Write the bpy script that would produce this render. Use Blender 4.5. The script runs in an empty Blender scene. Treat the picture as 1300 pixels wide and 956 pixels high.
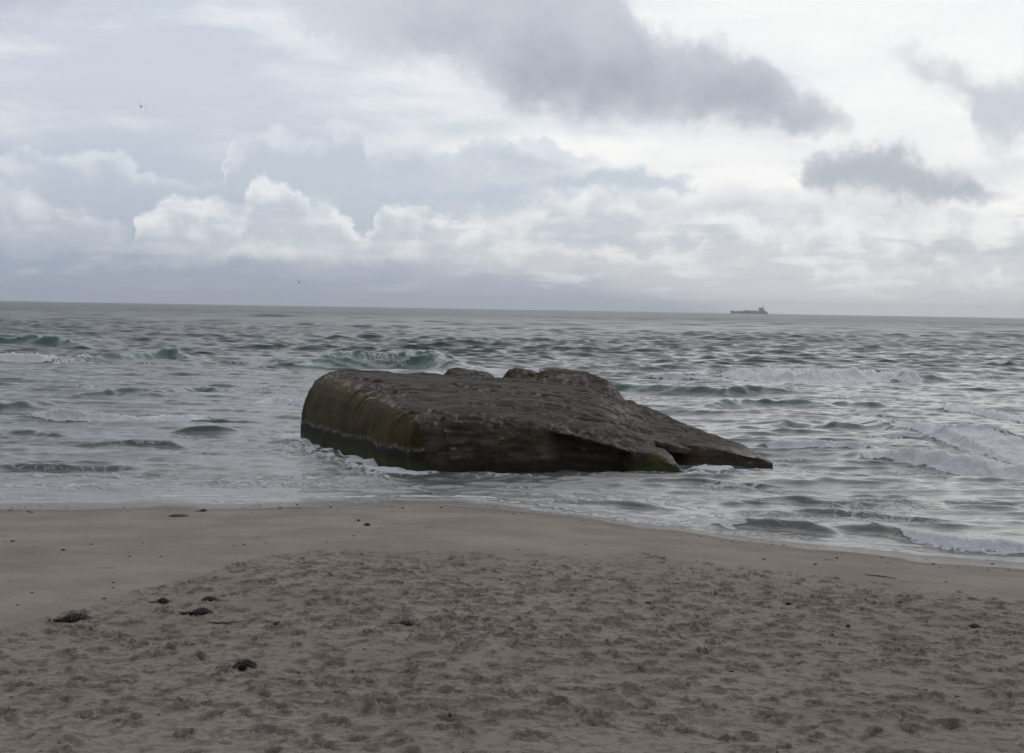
import bpy, bmesh, math, random
import numpy as np
from mathutils import Vector, Matrix, noise as mnoise
random.seed(7); RNG = np.random.default_rng(11)
SC = bpy.context.scene
COL = SC.collection
R = math.radians

# ---------------------------------------------------------------- camera
F = 1900.0                         # focal length in photo pixels (photo 1300 wide)
CAM = np.array([0.0, 0.0, 4.5])
pitch = math.atan(41.5/F); roll = math.atan(22/1300)
fw = np.array([0, math.cos(pitch), -math.sin(pitch)])
r0 = np.array([1., 0, 0]); u0 = np.array([0, math.sin(pitch), math.cos(pitch)])
rt = r0*math.cos(roll) + u0*math.sin(roll)
up = -r0*math.sin(roll) + u0*math.cos(roll)

def ray(px, py):
    d = fw + (px-650)/F*rt + (433.5-py)/F*up
    return d/np.linalg.norm(d)
def at_z(px, py, z=0.0):
    d = ray(px, py); return CAM + d*((z-CAM[2])/d[2])
def at_y(px, py, y):
    d = ray(px, py); return CAM + d*(y/d[1])

cd = bpy.data.cameras.new('camera'); cam = bpy.data.objects.new('camera', cd); COL.objects.link(cam)
cam.matrix_world = Matrix(((rt[0], up[0], -fw[0], CAM[0]), (rt[1], up[1], -fw[1], CAM[1]),
                           (rt[2], up[2], -fw[2], CAM[2]), (0, 0, 0, 1)))
cd.sensor_width = 36; cd.lens = F/1300*36; cd.shift_y = -44.5/1300
cd.clip_start = 0.1; cd.clip_end = 60000
SC.camera = cam

# ---------------------------------------------------------------- helpers
def srgb(r, g, b):
    f = lambda c: (c/255/12.92 if c/255 <= .04045 else ((c/255+.055)/1.055)**2.4)
    return (f(r), f(g), f(b))

def tag(o, label=None, cat=None, group=None, kind=None):
    if label: o['label'] = label
    if cat: o['category'] = cat
    if group: o['group'] = group
    if kind: o['kind'] = kind
    return o

def link_mesh(name, me, mat=None, parent=None):
    o = bpy.data.objects.new(name, me); COL.objects.link(o)
    if mat: me.materials.append(mat)
    if parent: o.parent = parent
    return o

class N:
    """a shader socket with arithmetic"""
    def __init__(s, t, sock): s.t, s.s = t, sock
    def _m(s, op, *a, clamp=False):
        n = s.t.nodes.new('ShaderNodeMath'); n.operation = op; n.use_clamp = clamp
        for i, v in enumerate((s,)+a):
            if isinstance(v, N): s.t.links.new(v.s, n.inputs[i])
            else: n.inputs[i].default_value = v
        return N(s.t, n.outputs[0])
    def __add__(s, o): return s._m('ADD', o)
    __radd__ = __add__
    def __sub__(s, o): return s._m('SUBTRACT', o)
    def __rsub__(s, o): return (s*-1)+o
    def __mul__(s, o): return s._m('MULTIPLY', o)
    __rmul__ = __mul__
    def __truediv__(s, o): return s._m('DIVIDE', o)
    def pow(s, o): return s._m('POWER', o)
    def max(s, o): return s._m('MAXIMUM', o)
    def min(s, o): return s._m('MINIMUM', o)
    def smax(s, o, k): return s._m('SMOOTH_MAX', o, k)
    def abs(s): return s._m('ABSOLUTE')
    def sat(s): return s._m('ADD', 0.0, clamp=True)
    def ss(s, a, b, lo=0.0, hi=1.0, lin=False):
        n = s.t.nodes.new('ShaderNodeMapRange')
        n.interpolation_type = 'LINEAR' if lin else 'SMOOTHSTEP'
        s.t.links.new(s.s, n.inputs['Value'])
        for k, v in (('From Min', a), ('From Max', b), ('To Min', lo), ('To Max', hi)): n.inputs[k].default_value = v
        return N(s.t, n.outputs[0])

class T:
    """node tree builder"""
    def __init__(s, tree): s.t = tree; tree.nodes.clear()
    def new(s, k): return s.t.nodes.new('ShaderNode'+k)
    def lk(s, a, b): s.t.links.new(a.s if isinstance(a, N) else a, b)
    def mapping(s, vec, loc=(0,0,0), rot=(0,0,0), sc=(1,1,1), typ='POINT'):
        n = s.new('Mapping'); n.vector_type = typ; s.lk(vec, n.inputs[0])
        n.inputs['Location'].default_value = loc; n.inputs['Rotation'].default_value = rot; n.inputs['Scale'].default_value = sc
        return N(s.t, n.outputs[0])
    def noise(s, vec, scale, detail=4, rough=.5, dist=0.0, col=False, lac=2.0):
        n = s.new('TexNoise'); s.lk(vec, n.inputs['Vector'])
        n.inputs['Scale'].default_value = scale; n.inputs['Detail'].default_value = detail
        n.inputs['Roughness'].default_value = rough; n.inputs['Distortion'].default_value = dist; n.inputs['Lacunarity'].default_value = lac
        return N(s.t, n.outputs['Color' if col else 'Fac'])
    def voronoi(s, vec, scale, feat='F1', rnd=1.0):
        n = s.new('TexVoronoi'); n.feature = feat; s.lk(vec, n.inputs['Vector']); n.inputs['Scale'].default_value = scale
        n.inputs['Randomness'].default_value = rnd
        return N(s.t, n.outputs['Distance'])
    def vadd(s, a, b, sc=1.0):
        n = s.new('VectorMath'); n.operation = 'MULTIPLY_ADD'; s.lk(b, n.inputs[0]); n.inputs[1].default_value = (sc,)*3; s.lk(a, n.inputs[2])
        return N(s.t, n.outputs[0])
    def sep(s, v):
        n = s.new('SeparateXYZ'); s.lk(v, n.inputs[0]); return [N(s.t, o) for o in n.outputs]
    def comb(s, *a):
        n = s.new('CombineXYZ')
        for i, v in enumerate(a):
            if isinstance(v, N): s.lk(v, n.inputs[i])
            else: n.inputs[i].default_value = v
        return N(s.t, n.outputs[0])
    def mix(s, a, b, f):
        n = s.new('Mix'); n.data_type = 'RGBA'
        for v, i in ((f, 0), (a, 6), (b, 7)):
            if isinstance(v, N): s.lk(v, n.inputs[i])
            elif i == 0: n.inputs[i].default_value = v
            else: n.inputs[i].default_value = (*v, 1) if len(v) == 3 else v
        return N(s.t, n.outputs[2])
    def scale(s, col, f):
        n = s.new('VectorMath'); n.operation = 'SCALE'; s.lk(col, n.inputs[0])
        if isinstance(f, N): s.lk(f, n.inputs[3])
        else: n.inputs[3].default_value = f
        return N(s.t, n.outputs[0])
    def attr(s, name):
        n = s.new('Attribute'); n.attribute_name = name; return N(s.t, n.outputs['Fac'])
    def bump(s, h, dist, strength=1.0, normal=None):
        n = s.new('Bump'); s.lk(h, n.inputs['Height']); n.inputs['Distance'].default_value = dist
        n.inputs['Strength'].default_value = strength
        if normal: s.lk(normal, n.inputs['Normal'])
        return N(s.t, n.outputs[0])
    def princ(s, **kw):
        p = s.new('BsdfPrincipled')
        for k, v in kw.items():
            k = {'base': 'Base Color', 'rough': 'Roughness', 'ior': 'IOR', 'normal': 'Normal', 'spec': 'Specular IOR Level'}.get(k, k)
            if isinstance(v, N): s.lk(v, p.inputs[k])
            elif isinstance(v, tuple): p.inputs[k].default_value = (*v, 1)
            else: p.inputs[k].default_value = v
        o = s.new('OutputMaterial'); s.lk(p.outputs[0], o.inputs[0]); return p

def material(name):
    m = bpy.data.materials.new(name); m.use_nodes = True
    return m, T(m.node_tree)

# ---------------------------------------------------------------- numpy noise
def _h(ix, iy, seed):
    h = (ix.astype(np.int64)*374761393 + iy.astype(np.int64)*668265263 + seed*1442695041) & 0xffffffff
    h = ((h ^ (h >> 13))*1274126177) & 0xffffffff
    return ((h ^ (h >> 16)) & 0xffff)/65535.0
def vnoise(x, y, seed=0):
    ix = np.floor(x); iy = np.floor(y); fx = x-ix; fy = y-iy
    fx = fx*fx*fx*(fx*(fx*6-15)+10); fy = fy*fy*fy*(fy*(fy*6-15)+10)
    a = _h(ix, iy, seed); b = _h(ix+1, iy, seed); c = _h(ix, iy+1, seed); d = _h(ix+1, iy+1, seed)
    return (a+(b-a)*fx) + ((c+(d-c)*fx)-(a+(b-a)*fx))*fy      # 0..1
def fbm(x, y, seed=0, octv=4, gain=.5):
    s = 0; a = 1; tot = 0; c, sn = math.cos(.6), math.sin(.6)
    for i in range(octv):
        s = s + a*vnoise(x, y, seed+i*17); tot += a; a *= gain
        x, y = (c*x-sn*y)*2.03+7.1, (sn*x+c*y)*2.03+3.3
    return s/tot
def sstep(v, a, b):
    t = np.clip((v-a)/(b-a), 0, 1); return t*t*(3-2*t)

def grid_mesh(name, X, Y, Z, mat, attrs=None, smooth=True):
    nr, nc = X.shape
    me = bpy.data.meshes.new(name)
    co = np.stack([X, Y, Z], -1).reshape(-1).astype(np.float32)
    me.vertices.add(nr*nc); me.vertices.foreach_set('co', co)
    idx = np.arange(nr*nc).reshape(nr, nc)
    q = np.stack([idx[:-1, :-1], idx[:-1, 1:], idx[1:, 1:], idx[1:, :-1]], -1).reshape(-1).astype(np.int32)
    nf = len(q)//4
    me.loops.add(nf*4); me.loops.foreach_set('vertex_index', q)
    me.polygons.add(nf); me.polygons.foreach_set('loop_start', np.arange(0, nf*4, 4, dtype=np.int32))
    me.update(calc_edges=True)
    if smooth: me.polygons.foreach_set('use_smooth', np.ones(nf, bool))
    for k, v in (attrs or {}).items():
        a = me.attributes.new(k, 'FLOAT', 'POINT'); a.data.foreach_set('value', v.reshape(-1).astype(np.float32))
    return link_mesh(name, me, mat)
# ---------------------------------------------------------------- sky
W = bpy.data.worlds.new('World'); SC.world = W; W.use_nodes = True
SUN_EL, SUN_AZ = R(38), R(22)        # sun behind the cloud, ahead and to the right
t = T(W.node_tree)
tc = t.new('TexCoord'); DIR = N(t.t, tc.outputs['Generated'])
dx, dy, dz = t.sep(DIR)
az = dx._m('ARCTAN2', dy); el = dz._m('ARCSINE')
PV = t.comb(az*19.0, el*19.0, 0.0)                 # 1 unit = 100 photo pixels
U, V, _ = t.sep(PV)
def uv(px, py):
    d = ray(px, py); return math.atan2(d[0], d[1])*19, math.asin(d[2])*19
D3 = t.scale(t.vadd(DIR, DIR, 0.0), 19.0)               # direction in the same unit, seam-free
sky = t.new('TexSky'); sky.sky_type = 'NISHITA'; sky.sun_disc = False
sky.sun_elevation = SUN_EL; sky.sun_rotation = SUN_AZ
C = lambda r, g, b: tuple(v for v in srgb(r, g, b))
def centered(v, k):
    c = t.new('SeparateColor'); t.lk(v, c.inputs[0])
    o = [N(t.t, q) for q in c.outputs]
    return t.comb((o[0]-.5)*k, (o[1]-.5)*k, 0.0)
Wd = t.noise(D3, .8, 2, .5, col=True); cw = centered(Wd, 1.0)
PW = t.vadd(PV, cw, .8)                             # softly warped position
PW2 = t.vadd(t.vadd(PV, cw, .25), centered(t.noise(D3, 2.6, 4, .62, col=True), .6))
_s = {}
def split(P):
    if P not in _s:
        x, y, _z = t.sep(P); _s[P] = (x._m('MULTIPLY_ADD', 1/14, .5), y)
    return _s[P]
def curve(u01, pts):
    """pts: photo x, photo y -> height above the horizon as a function of the bearing"""
    n = t.new('FloatCurve'); t.lk(u01, n.inputs['Value']); c = n.mapping.curves[0]
    P_ = sorted([(uv(x, y)[0]/14+.5, (uv(x, y)[1]+1)/7) for x, y in pts])
    n.mapping.use_clip = False
    c.points[0].location = P_[0]; c.points[1].location = P_[-1]
    for q in P_[1:-1]: c.points.new(*q)
    for q in c.points: q.handle_type = 'AUTO_CLAMPED'
    n.mapping.update()
    return N(t.t, n.outputs[0])._m('MULTIPLY_ADD', 7.0, -1.0)
def band(P, pts):
    """signed depth inside a bank of cloud between its top and bottom outlines, 1 = 100 photo pixels"""
    u, v = split(P)
    top = curve(u, [(p[0], p[1]) for p in pts]); bot = curve(u, [(p[0], p[2]) for p in pts])
    return (top-v), (v-bot)
def blobs(P, lst):
    r = None
    for x, y, a, h in lst:
        u, v = uv(x, y)
        m = t.new('VectorMath'); m.operation = 'MULTIPLY_ADD'; t.lk(P, m.inputs[0])
        m.inputs[1].default_value = (100/a, 100/h, 0); m.inputs[2].default_value = (-u*100/a, -v*100/h, 0)
        n = t.new('VectorMath'); n.operation = 'LENGTH'; t.lk(m.outputs[0], n.inputs[0])
        e = N(t.t, n.outputs[1])
        r = e if r is None else r._m('SMOOTH_MIN', e, .25)
    return r._m('MULTIPLY_ADD', -1.0, 1.0)
# pale haze gradient, bluer to the left near the horizon
right = U.ss(-4.5, 4.5)
low = t.mix(C(146, 161, 183), C(206, 212, 219), right)
mid = t.mix(C(184, 194, 208), C(214, 218, 225), right)
top = t.mix(C(205, 211, 222), C(236, 238, 241), U.ss(-3, 3))
bg = t.mix(low, mid, V.ss(.15, 1.4))
bg = t.mix(bg, top, V.ss(1.2, 2.8))
# thin high streaks
st = t.noise(t.mapping(t.vadd(D3, cw, 1.3), sc=(.35, .35, 1.7)), .9, 5, .58)
bg = t.mix(bg, C(247, 248, 249), st.ss(.42, .68) * V.ss(1.2, 2.6) * right.ss(0, 1, .62, 1))
br = blobs(PW, [(1080, 20, 330, 60), (1200, 130, 200, 60), (760, 195, 260, 26), (1000, 225, 200, 34), (1280, 255, 100, 40)])
bg = t.mix(bg, C(252, 252, 250), br.ss(-.5, .7)*(st.ss(.3, .6, .5, 1)))
nb = t.noise(t.mapping(D3, sc=(1, 1, 1.3)), .95, 5, .54)
nf = t.noise(t.mapping(D3, loc=(3, 7, 1), sc=(1, 1, 1.2)), 1.9, 5, .54)
nfl = t.noise(t.mapping(D3, loc=(3.15, 7.05, 1.24), sc=(1, 1, 1.2)), 1.9, 2, .5)   # smoother, shifted towards the light
relief = (nf-nfl)*1.9
# blue-grey gaps between the layers
ta, tb = band(PW2, [(440, 250, 249), (490, 243, 256), (560, 240, 264), (640, 240, 262), (690, 236, 250), (720, 222, 245), (780, 212, 245), (830, 210, 248), (870, 225, 243), (890, 236, 236)])
bg = t.mix(bg, C(184, 197, 212), (ta.min(tb)+(nb-.5)*.2).ss(-.06, .12)*.75)
def heap(bg, P, pts, bright, shade, n=nf, amp=.45, soft=.10, strength=1.0, vspan=.7, bsoft=.35, k=1.0):
    """heaped cloud: crisp lumpy top, lit on the upper edges, grey inside, its base melting into the haze"""
    a, b = band(P, pts)
    d0 = (n-.5)*amp + a
    al = d0.ss(0, soft) * (b+(n-.5)*amp*.8).ss(-.05, bsoft)
    lit = relief*k + d0.ss(0, vspan, 1, 0) - .08
    return t.mix(bg, t.mix(shade, bright, lit.ss(0, 1)), al*strength)
bg = heap(bg, PW2, [(0, 190, 245), (60, 196, 245), (90, 186, 240), (120, 180, 240), (160, 188, 240), (200, 215, 250), (280, 225, 250), (292, 190, 250), (330, 170, 250), (365, 160, 250), (395, 158, 250), (425, 148, 250), (455, 150, 250), (470, 180, 245), (520, 178, 240), (580, 176, 240), (620, 165, 240), (700, 178, 235), (760, 190, 225), (800, 215, 218)],
          C(219, 224, 232), C(191, 200, 213), amp=.3, soft=.12, strength=.9, vspan=.5)
bg = heap(bg, PW2, [(600, 268, 345), (650, 262, 345), (700, 238, 350), (745, 228, 350), (790, 246, 350), (850, 262, 350), (905, 262, 350), (980, 278, 350), (1040, 258, 350), (1100, 272, 350), (1200, 262, 350), (1300, 262, 350)],
          C(240, 241, 243), C(197, 204, 214), n=nb, amp=.5, soft=.25, strength=.9, vspan=.75)
bg = heap(bg, PW2, [(560, 340, 350), (640, 312, 352), (690, 296, 355), (760, 308, 355), (850, 318, 360), (920, 290, 362), (960, 286, 365), (1000, 300, 365), (1040, 330, 365), (1110, 338, 370), (1180, 325, 372), (1250, 342, 378), (1300, 336, 380)],
          C(234, 236, 238), C(202, 208, 216), amp=.35, soft=.16, strength=.8, vspan=.35, bsoft=.2)
bg = heap(bg, PW2, [(0, 228, 330), (25, 236, 330), (60, 236, 330), (95, 246, 330), (130, 262, 330), (160, 284, 320), (180, 310, 315)],
          C(232, 234, 238), C(186, 194, 207), n=nb, amp=.5, soft=.3, strength=.9, vspan=.6)
bg = heap(bg, PW2, [(160, 300, 302), (172, 282, 315), (190, 262, 325), (215, 250, 330), (245, 243, 332), (275, 246, 334), (298, 262, 334), (312, 250, 334), (325, 232, 334), (342, 220, 334), (362, 222, 334), (380, 232, 334), (396, 246, 334), (420, 256, 334), (442, 268, 334), (468, 290, 334), (478, 270, 330), (490, 256, 330), (512, 255, 328), (540, 268, 326), (575, 275, 322), (600, 283, 318), (615, 296, 314), (626, 312, 312)],
          C(235, 237, 241), C(193, 201, 213), amp=.26, soft=.13, strength=.92, vspan=.6, bsoft=.35, k=1.15)
# grey deck over the left horizon
ta, tb = band(PW, [(0, 318, 388), (300, 326, 388), (520, 332, 388), (700, 345, 388), (850, 372, 388), (950, 392, 392)])
bg = t.mix(bg, C(156, 169, 190), (ta+(nb-.5)*.3).ss(-.1, .35)*.8)
# small ragged layers low over the horizon
ls = t.noise(t.mapping(D3, loc=(1, 2, 4), sc=(.5, .5, 2.6)), 1.5, 5, .6)
lm = V.ss(.05, .35)*V.ss(1.7, .9)
bg = t.mix(bg, C(232, 235, 239), ls.ss(.52, .66)*lm*right.ss(.2, .9, .25, .75))
bg = t.mix(bg, C(176, 186, 200), ls.ss(.47, .34)*lm*.5)
# big dark clouds
ta, tb = band(PW2, [(300, -60, -40), (340, -60, 15), (400, -60, 55), (460, -60, 78), (530, -60, 90), (580, -60, 100), (620, -60, 125), (660, -60, 150), (720, -60, 162), (770, -50, 168), (800, -20, 168), (830, 20, 170), (870, 38, 174), (920, 45, 174), (965, 62, 176), (1010, 92, 180), (1055, 115, 182), (1080, 140, 180), (1100, 165, 166)])
d = ta.smax(-9, .1)._m('SMOOTH_MIN', tb*1.1, .5) + (nb-.5)*.55
tone = (d.ss(.0, .7)*.7 + nb.ss(.68, .3)*.5) * U.ss(-3.2, .2, .35, 1) * V.ss(3.9, 2.3, .5, 1)
bg = t.mix(bg, t.mix(C(216, 219, 226), C(156, 163, 176), tone.sat()), d.ss(-.03, .3))
ta, tb = band(PW2, [(1005, 222, 222), (1025, 196, 238), (1060, 184, 250), (1095, 176, 256), (1130, 178, 260), (1165, 192, 266), (1205, 205, 268), (1245, 218, 266), (1275, 234, 258), (1290, 248, 248), (1320, 260, 240)])
d = ta._m('SMOOTH_MIN', tb*1.2, .2) + (nf-.5)*.42
bg = t.mix(bg, t.mix(C(208, 211, 219), C(171, 178, 190), d.ss(0, .34)), d.ss(-.05, .2)*.93)
ta, tb = band(PW2, [(-20, -60, 42), (50, -60, 36), (85, 0, 20), (110, 30, 0), (900, 280, 230), (960, 256, 250), (1000, 246, 270), (1030, 254, 280), (1052, 275, 272), (1080, 110, 60), (1110, 72, 70), (1145, 56, 104), (1195, 52, 130), (1225, 66, 152), (1250, 78, 184), (1275, 84, 200), (1300, 76, 180), (1320, 76, 160)])
d = ta._m('SMOOTH_MIN', tb*1.0, .2) + (nb-.5)*.55
bg = t.mix(bg, C(188, 194, 206), d.ss(-.09, .38)*.8)
# the rest of the dome: layered grey overcast, dimmer away from the sun
nd = t.noise(t.mapping(D3, sc=(1, 1, 1.6)), .22, 4, .55)
dome = t.mix(C(176, 182, 194), C(240, 240, 242), nd.ss(.36, .62))
sdir = t.new('VectorMath'); sdir.operation = 'DOT_PRODUCT'; t.lk(DIR, sdir.inputs[0])
sdir.inputs[1].default_value = (math.sin(SUN_AZ)*math.cos(SUN_EL), math.cos(SUN_AZ)*math.cos(SUN_EL), math.sin(SUN_EL))
sd = N(t.t, sdir.outputs['Value'])
dome = t.scale(dome, sd.ss(-.6, 1, .34, 1.12))
inview = V.ss(4.2, 6.5, 1, 0) * U.abs().ss(7.5, 12, 1, 0)
full = t.mix(dome, bg, inview)
# a little of the clear sky colour comes through the thin parts; clouds are given in display units, so x10 against strength 0.1
cl = t.scale(full, 10.0)
skyc = t.mix(N(t.t, sky.outputs[0]), cl, .93)
bgn = t.new('Background'); t.lk(skyc, bgn.inputs['Color']); bgn.inputs['Strength'].default_value = .1
wo = t.new('OutputWorld'); t.lk(bgn.outputs[0], wo.inputs[0])
W.cycles.sampling_method = 'NONE'

sl = bpy.data.lights.new('sun', 'SUN'); sl.energy = .5; sl.angle = R(70); sl.color = (1, .96, .9)
so = bpy.data.objects.new('sun', sl); COL.objects.link(so)
sv = Vector((math.sin(SUN_AZ)*math.cos(SUN_EL), math.cos(SUN_AZ)*math.cos(SUN_EL), math.sin(SUN_EL)))
so.rotation_euler = sv.to_track_quat('Z', 'Y').to_euler()
so.location = (20, 20, 60)

SC.view_settings.view_transform = 'Standard'; SC.view_settings.look = 'None'
SC.view_settings.exposure = 0; SC.view_settings.gamma = 1
SC.render.engine = 'CYCLES'
SC.cycles.max_bounces = 6; SC.cycles.diffuse_bounces = 2; SC.cycles.glossy_bounces = 3
SC.cycles.use_denoising = False
# ---------------------------------------------------------------- shoreline and beach level
_sp = [at_z(px, py) for px, py in ((0, 641), (150, 641), (300, 640), (450, 638.5), (560, 638), (620, 641), (700, 650), (780, 660), (850, 668), (930, 682), (1000, 691), (1100, 700), (1200, 708), (1300, 716))]
SX = np.array([-400, -60]+[p[0] for p in _sp]+[40, 400]); SY = np.array([46, 35.5]+[p[1] for p in _sp]+[19, 2])
def shore(x): return np.interp(x, SX, SY)
def base_z(x, y):
    d = shore(x)-y
    zb = np.where(d > 0, 0.052*d, 0.05*d)
    zb = np.where(d > 22, 1.144+(d-22)*.02, zb)
    return np.maximum(zb, -3.2)

def on_sand(px, py):
    z = .5
    for _ in range(25):
        p = at_z(px, py, z); z = .5*z+.5*float(base_z(p[0], p[1]))
    return at_z(px, py, z)

# edge of the trampled, dry part of the beach
_tp = [on_sand(px, py) for px, py in ((0, 800), (100, 775), (180, 755), (260, 733), (330, 714), (400, 704), (520, 706), (650, 703), (750, 706), (900, 712), (1000, 722), (1150, 745), (1300, 770))]
TX = np.array([-40, -14]+[p[0] for p in _tp]+[30]); TY = np.array([10, _tp[0][1]-1.5]+[p[1] for p in _tp]+[12])
_o = np.argsort(TX); TX, TY = TX[_o], TY[_o]
def tramp(x, y):
    e = np.interp(x, TX, TY) + (fbm(x*.9, y*.9, 5, 3)-.5)*2.2
    w = np.where(x < 0, .85+.05*np.clip(x+6, 0, 6), .75+.22*np.clip(x, 0, 12))
    return sstep(e-y, -w, w)

# ---------------------------------------------------------------- the beach
nx = np.concatenate([np.linspace(-400, -60, 18)[:-1], np.linspace(-60, -17, 60)[:-1], np.linspace(-17, 17, 1900), np.linspace(17, 60, 60)[1:], np.linspace(60, 400, 18)[1:]])
ny = np.concatenate([np.linspace(-250, -10, 24)[:-1], np.linspace(-10, 10.5, 60)[:-1], np.linspace(10.5, 22, 700)[:-1], np.linspace(22, 38, 330)[:-1], np.linspace(38, 60, 60)[:-1], np.linspace(60, 130, 30), [400, 2000, 7900]])
X, Y = np.meshgrid(nx, ny)
Z = base_z(X, Y)
inr = (X > -17.1) & (X < 17.1) & (Y > 8) & (Y < 39)
sub = lambda A: A[np.ix_(rows, cols)]
rows = np.where((ny > 8) & (ny < 39))[0]; cols = np.where((nx > -17.1) & (nx < 17.1))[0]
x, y = sub(X), sub(Y); tr = tramp(x, y)
xs, ys = nx[cols], ny[rows]
H = np.zeros_like(x)
# gentle relief everywhere, wind and swash ripples on the smooth part
H += (fbm(x*.35, y*.35, 1, 3)-.5)*.10
H += (fbm(x*1.1, y*2.6, 2, 3)-.5)*.016*(1-tr)
H += (fbm(x*4, y*9, 3, 3)-.5)*.020*(1-tr)
# churned sand
H += tr*((fbm(x*1.7, y*2.1, 4, 3)-.5)*.065 + (np.abs(fbm(x*2.4, y*3.2, 6, 3)-.5)*-2+.2)*.022 + (fbm(x*7, y*11, 7, 3)-.5)*.020 + (fbm(x*17, y*24, 8, 2)-.5)*.013)
# footprints: heel and ball pits with a pushed-up rim
def stamp(cx, cy, ang, L, Wd_, dep):
    r = L*1.1
    j0, j1 = np.searchsorted(xs, (cx-r, cx+r)); i0, i1 = np.searchsorted(ys, (cy-r, cy+r))
    if j1-j0 < 2 or i1-i0 < 2: return
    gx, gy = np.meshgrid(xs[j0:j1]-cx, ys[i0:i1]-cy)
    c, s = math.cos(ang), math.sin(ang)
    a = (gx*c+gy*s)/(L*.5); b = (-gx*s+gy*c)/(Wd_*.5)*(1+.25*np.clip(a, -1, 1))
    q = np.sqrt(a*a+b*b)
    prof = -np.clip(1-q**4, 0, 1)*(.75+.35*np.abs(a)) + .40*np.exp(-((q-1.2)/.18)**2)
    H[i0:i1, j0:j1] += dep*prof
n_steps = 0
for _ in range(1150):                              # strings of steps, each a walker's
    cx, cy = RNG.uniform(-16, 16), RNG.uniform(10.6, 27)
    if tramp(np.array(cx), np.array(cy)) < RNG.uniform(.1, .9): continue
    a0 = RNG.normal(0, .9) + (math.pi if RNG.random() < .5 else 0)
    st_ = RNG.uniform(.55, .75)
    for k in range(RNG.integers(3, 14)):
        side = (-1)**k*.09
        fx, fy = cx-math.sin(a0)*side, cy+math.cos(a0)*side
        if float(tramp(np.array(fx), np.array(fy))) > .35:
            stamp(fx, fy, a0+RNG.normal(0, .2), RNG.uniform(.14, .30), RNG.uniform(.07, .13), RNG.uniform(.026, .095)*RNG.uniform(.4, 1)); n_steps += 1
        a0 += RNG.normal(0, .1); cx += math.cos(a0)*st_; cy += math.sin(a0)*st_
for _ in range(70):                               # a few isolated prints beyond the edge
    cx, cy = RNG.uniform(-13, 16), RNG.uniform(20, 31)
    if shore(cx)-cy > 1.5: stamp(cx, cy, RNG.uniform(0, 6.3), .26, .11, RNG.uniform(.012, .03))
# little scarp along the old swash limit on the left
e = np.interp(x, TX, TY)
H += .05*np.exp(-((y-e+.15)/.2)**2)*sstep(x, 2, -2)*fbm(x*1.5, y*1.5, 9, 2)*1.6
fade = sstep(shore(x)-y, -1.0, 1.2)
edge = sstep(np.minimum(np.minimum(x+17, 17-x), np.minimum(y-8, 39-y)), 0, .6)
Z[np.ix_(rows, cols)] += H*(.12+.88*fade)*edge
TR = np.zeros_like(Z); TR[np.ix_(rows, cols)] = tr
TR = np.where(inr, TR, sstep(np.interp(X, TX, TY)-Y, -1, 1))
WET = sstep(shore(X)-Y+(fbm(X*.5, Y*.5, 21, 3)-.5)*1.6, 1.9, .3)
def sand_z(px_, py_):
    j = int(np.clip(np.searchsorted(nx, px_), 0, len(nx)-1)); i = int(np.clip(np.searchsorted(ny, py_), 0, len(ny)-1))
    return float(Z[i, j])

m, q = material('beach_sand')
tc = q.new('TexCoord'); P = N(q.t, tc.outputs['Object'])
g1 = q.noise(P, .6, 5, .6); g2 = q.noise(P, 9, 5, .65); g3 = q.noise(P, 130, 3, .7)
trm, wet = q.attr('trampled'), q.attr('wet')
dry = q.mix((.256, .218, .184), (.340, .292, .250), g1.ss(.3, .7))
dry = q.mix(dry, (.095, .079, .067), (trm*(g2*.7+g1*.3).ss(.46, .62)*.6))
wetc = q.mix((.135, .114, .097), (.172, .147, .126), g1)
c = q.mix(dry, wetc, (wet*.9))
sp = q.voronoi(P, 9, rnd=1.0); c = q.mix(c, (.05, .038, .03), (sp.ss(.16, .09)*q.noise(P, 2.0, 4, .6).ss(.5, .6)*.85))
sp2 = q.voronoi(P, 6, rnd=1.0); c = q.mix(c, (.62, .58, .52), (sp2.ss(.05, .03)*.6))
c = q.mix(c, (.5, .45, .4), g3.ss(.66, .78)*.25)
h = g2*.5 + q.noise(q.mapping(P, sc=(1, 1.5, 1)), 34, 4, .6)*.35 + g3*.12
nrm = q.bump(h, .065, 1.0)
rough = wet.ss(.45, .98, .95, .24)
pr = q.princ(base=c, rough=rough, normal=nrm, ior=1.33); pr.inputs['Specular IOR Level'].default_value = .35
SAND = m
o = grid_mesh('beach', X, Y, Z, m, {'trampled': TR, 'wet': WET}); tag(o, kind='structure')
BX, BY, BZ = nx, ny, Z

# ---------------------------------------------------------------- the sea
def swell_components():
    L = np.concatenate([np.geomspace(34, 9, 10), np.geomspace(8.5, 2.2, 34), np.geomspace(2.1, .5, 34)])
    out = []
    for i, l in enumerate(L):
        sp_ = .08 if l > 9 else (.18 if l > 3 else .38)
        th = RNG.normal(0, sp_) + R(-3)
        steep = .0052 if l > 9 else (.0105 if l > 4 else (.021 if l > 1.2 else .019))
        out.append((l, -math.sin(th), -math.cos(th), steep*l*.5, RNG.uniform(0, 6.283)))
    return out
WAVES = swell_components()
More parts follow.
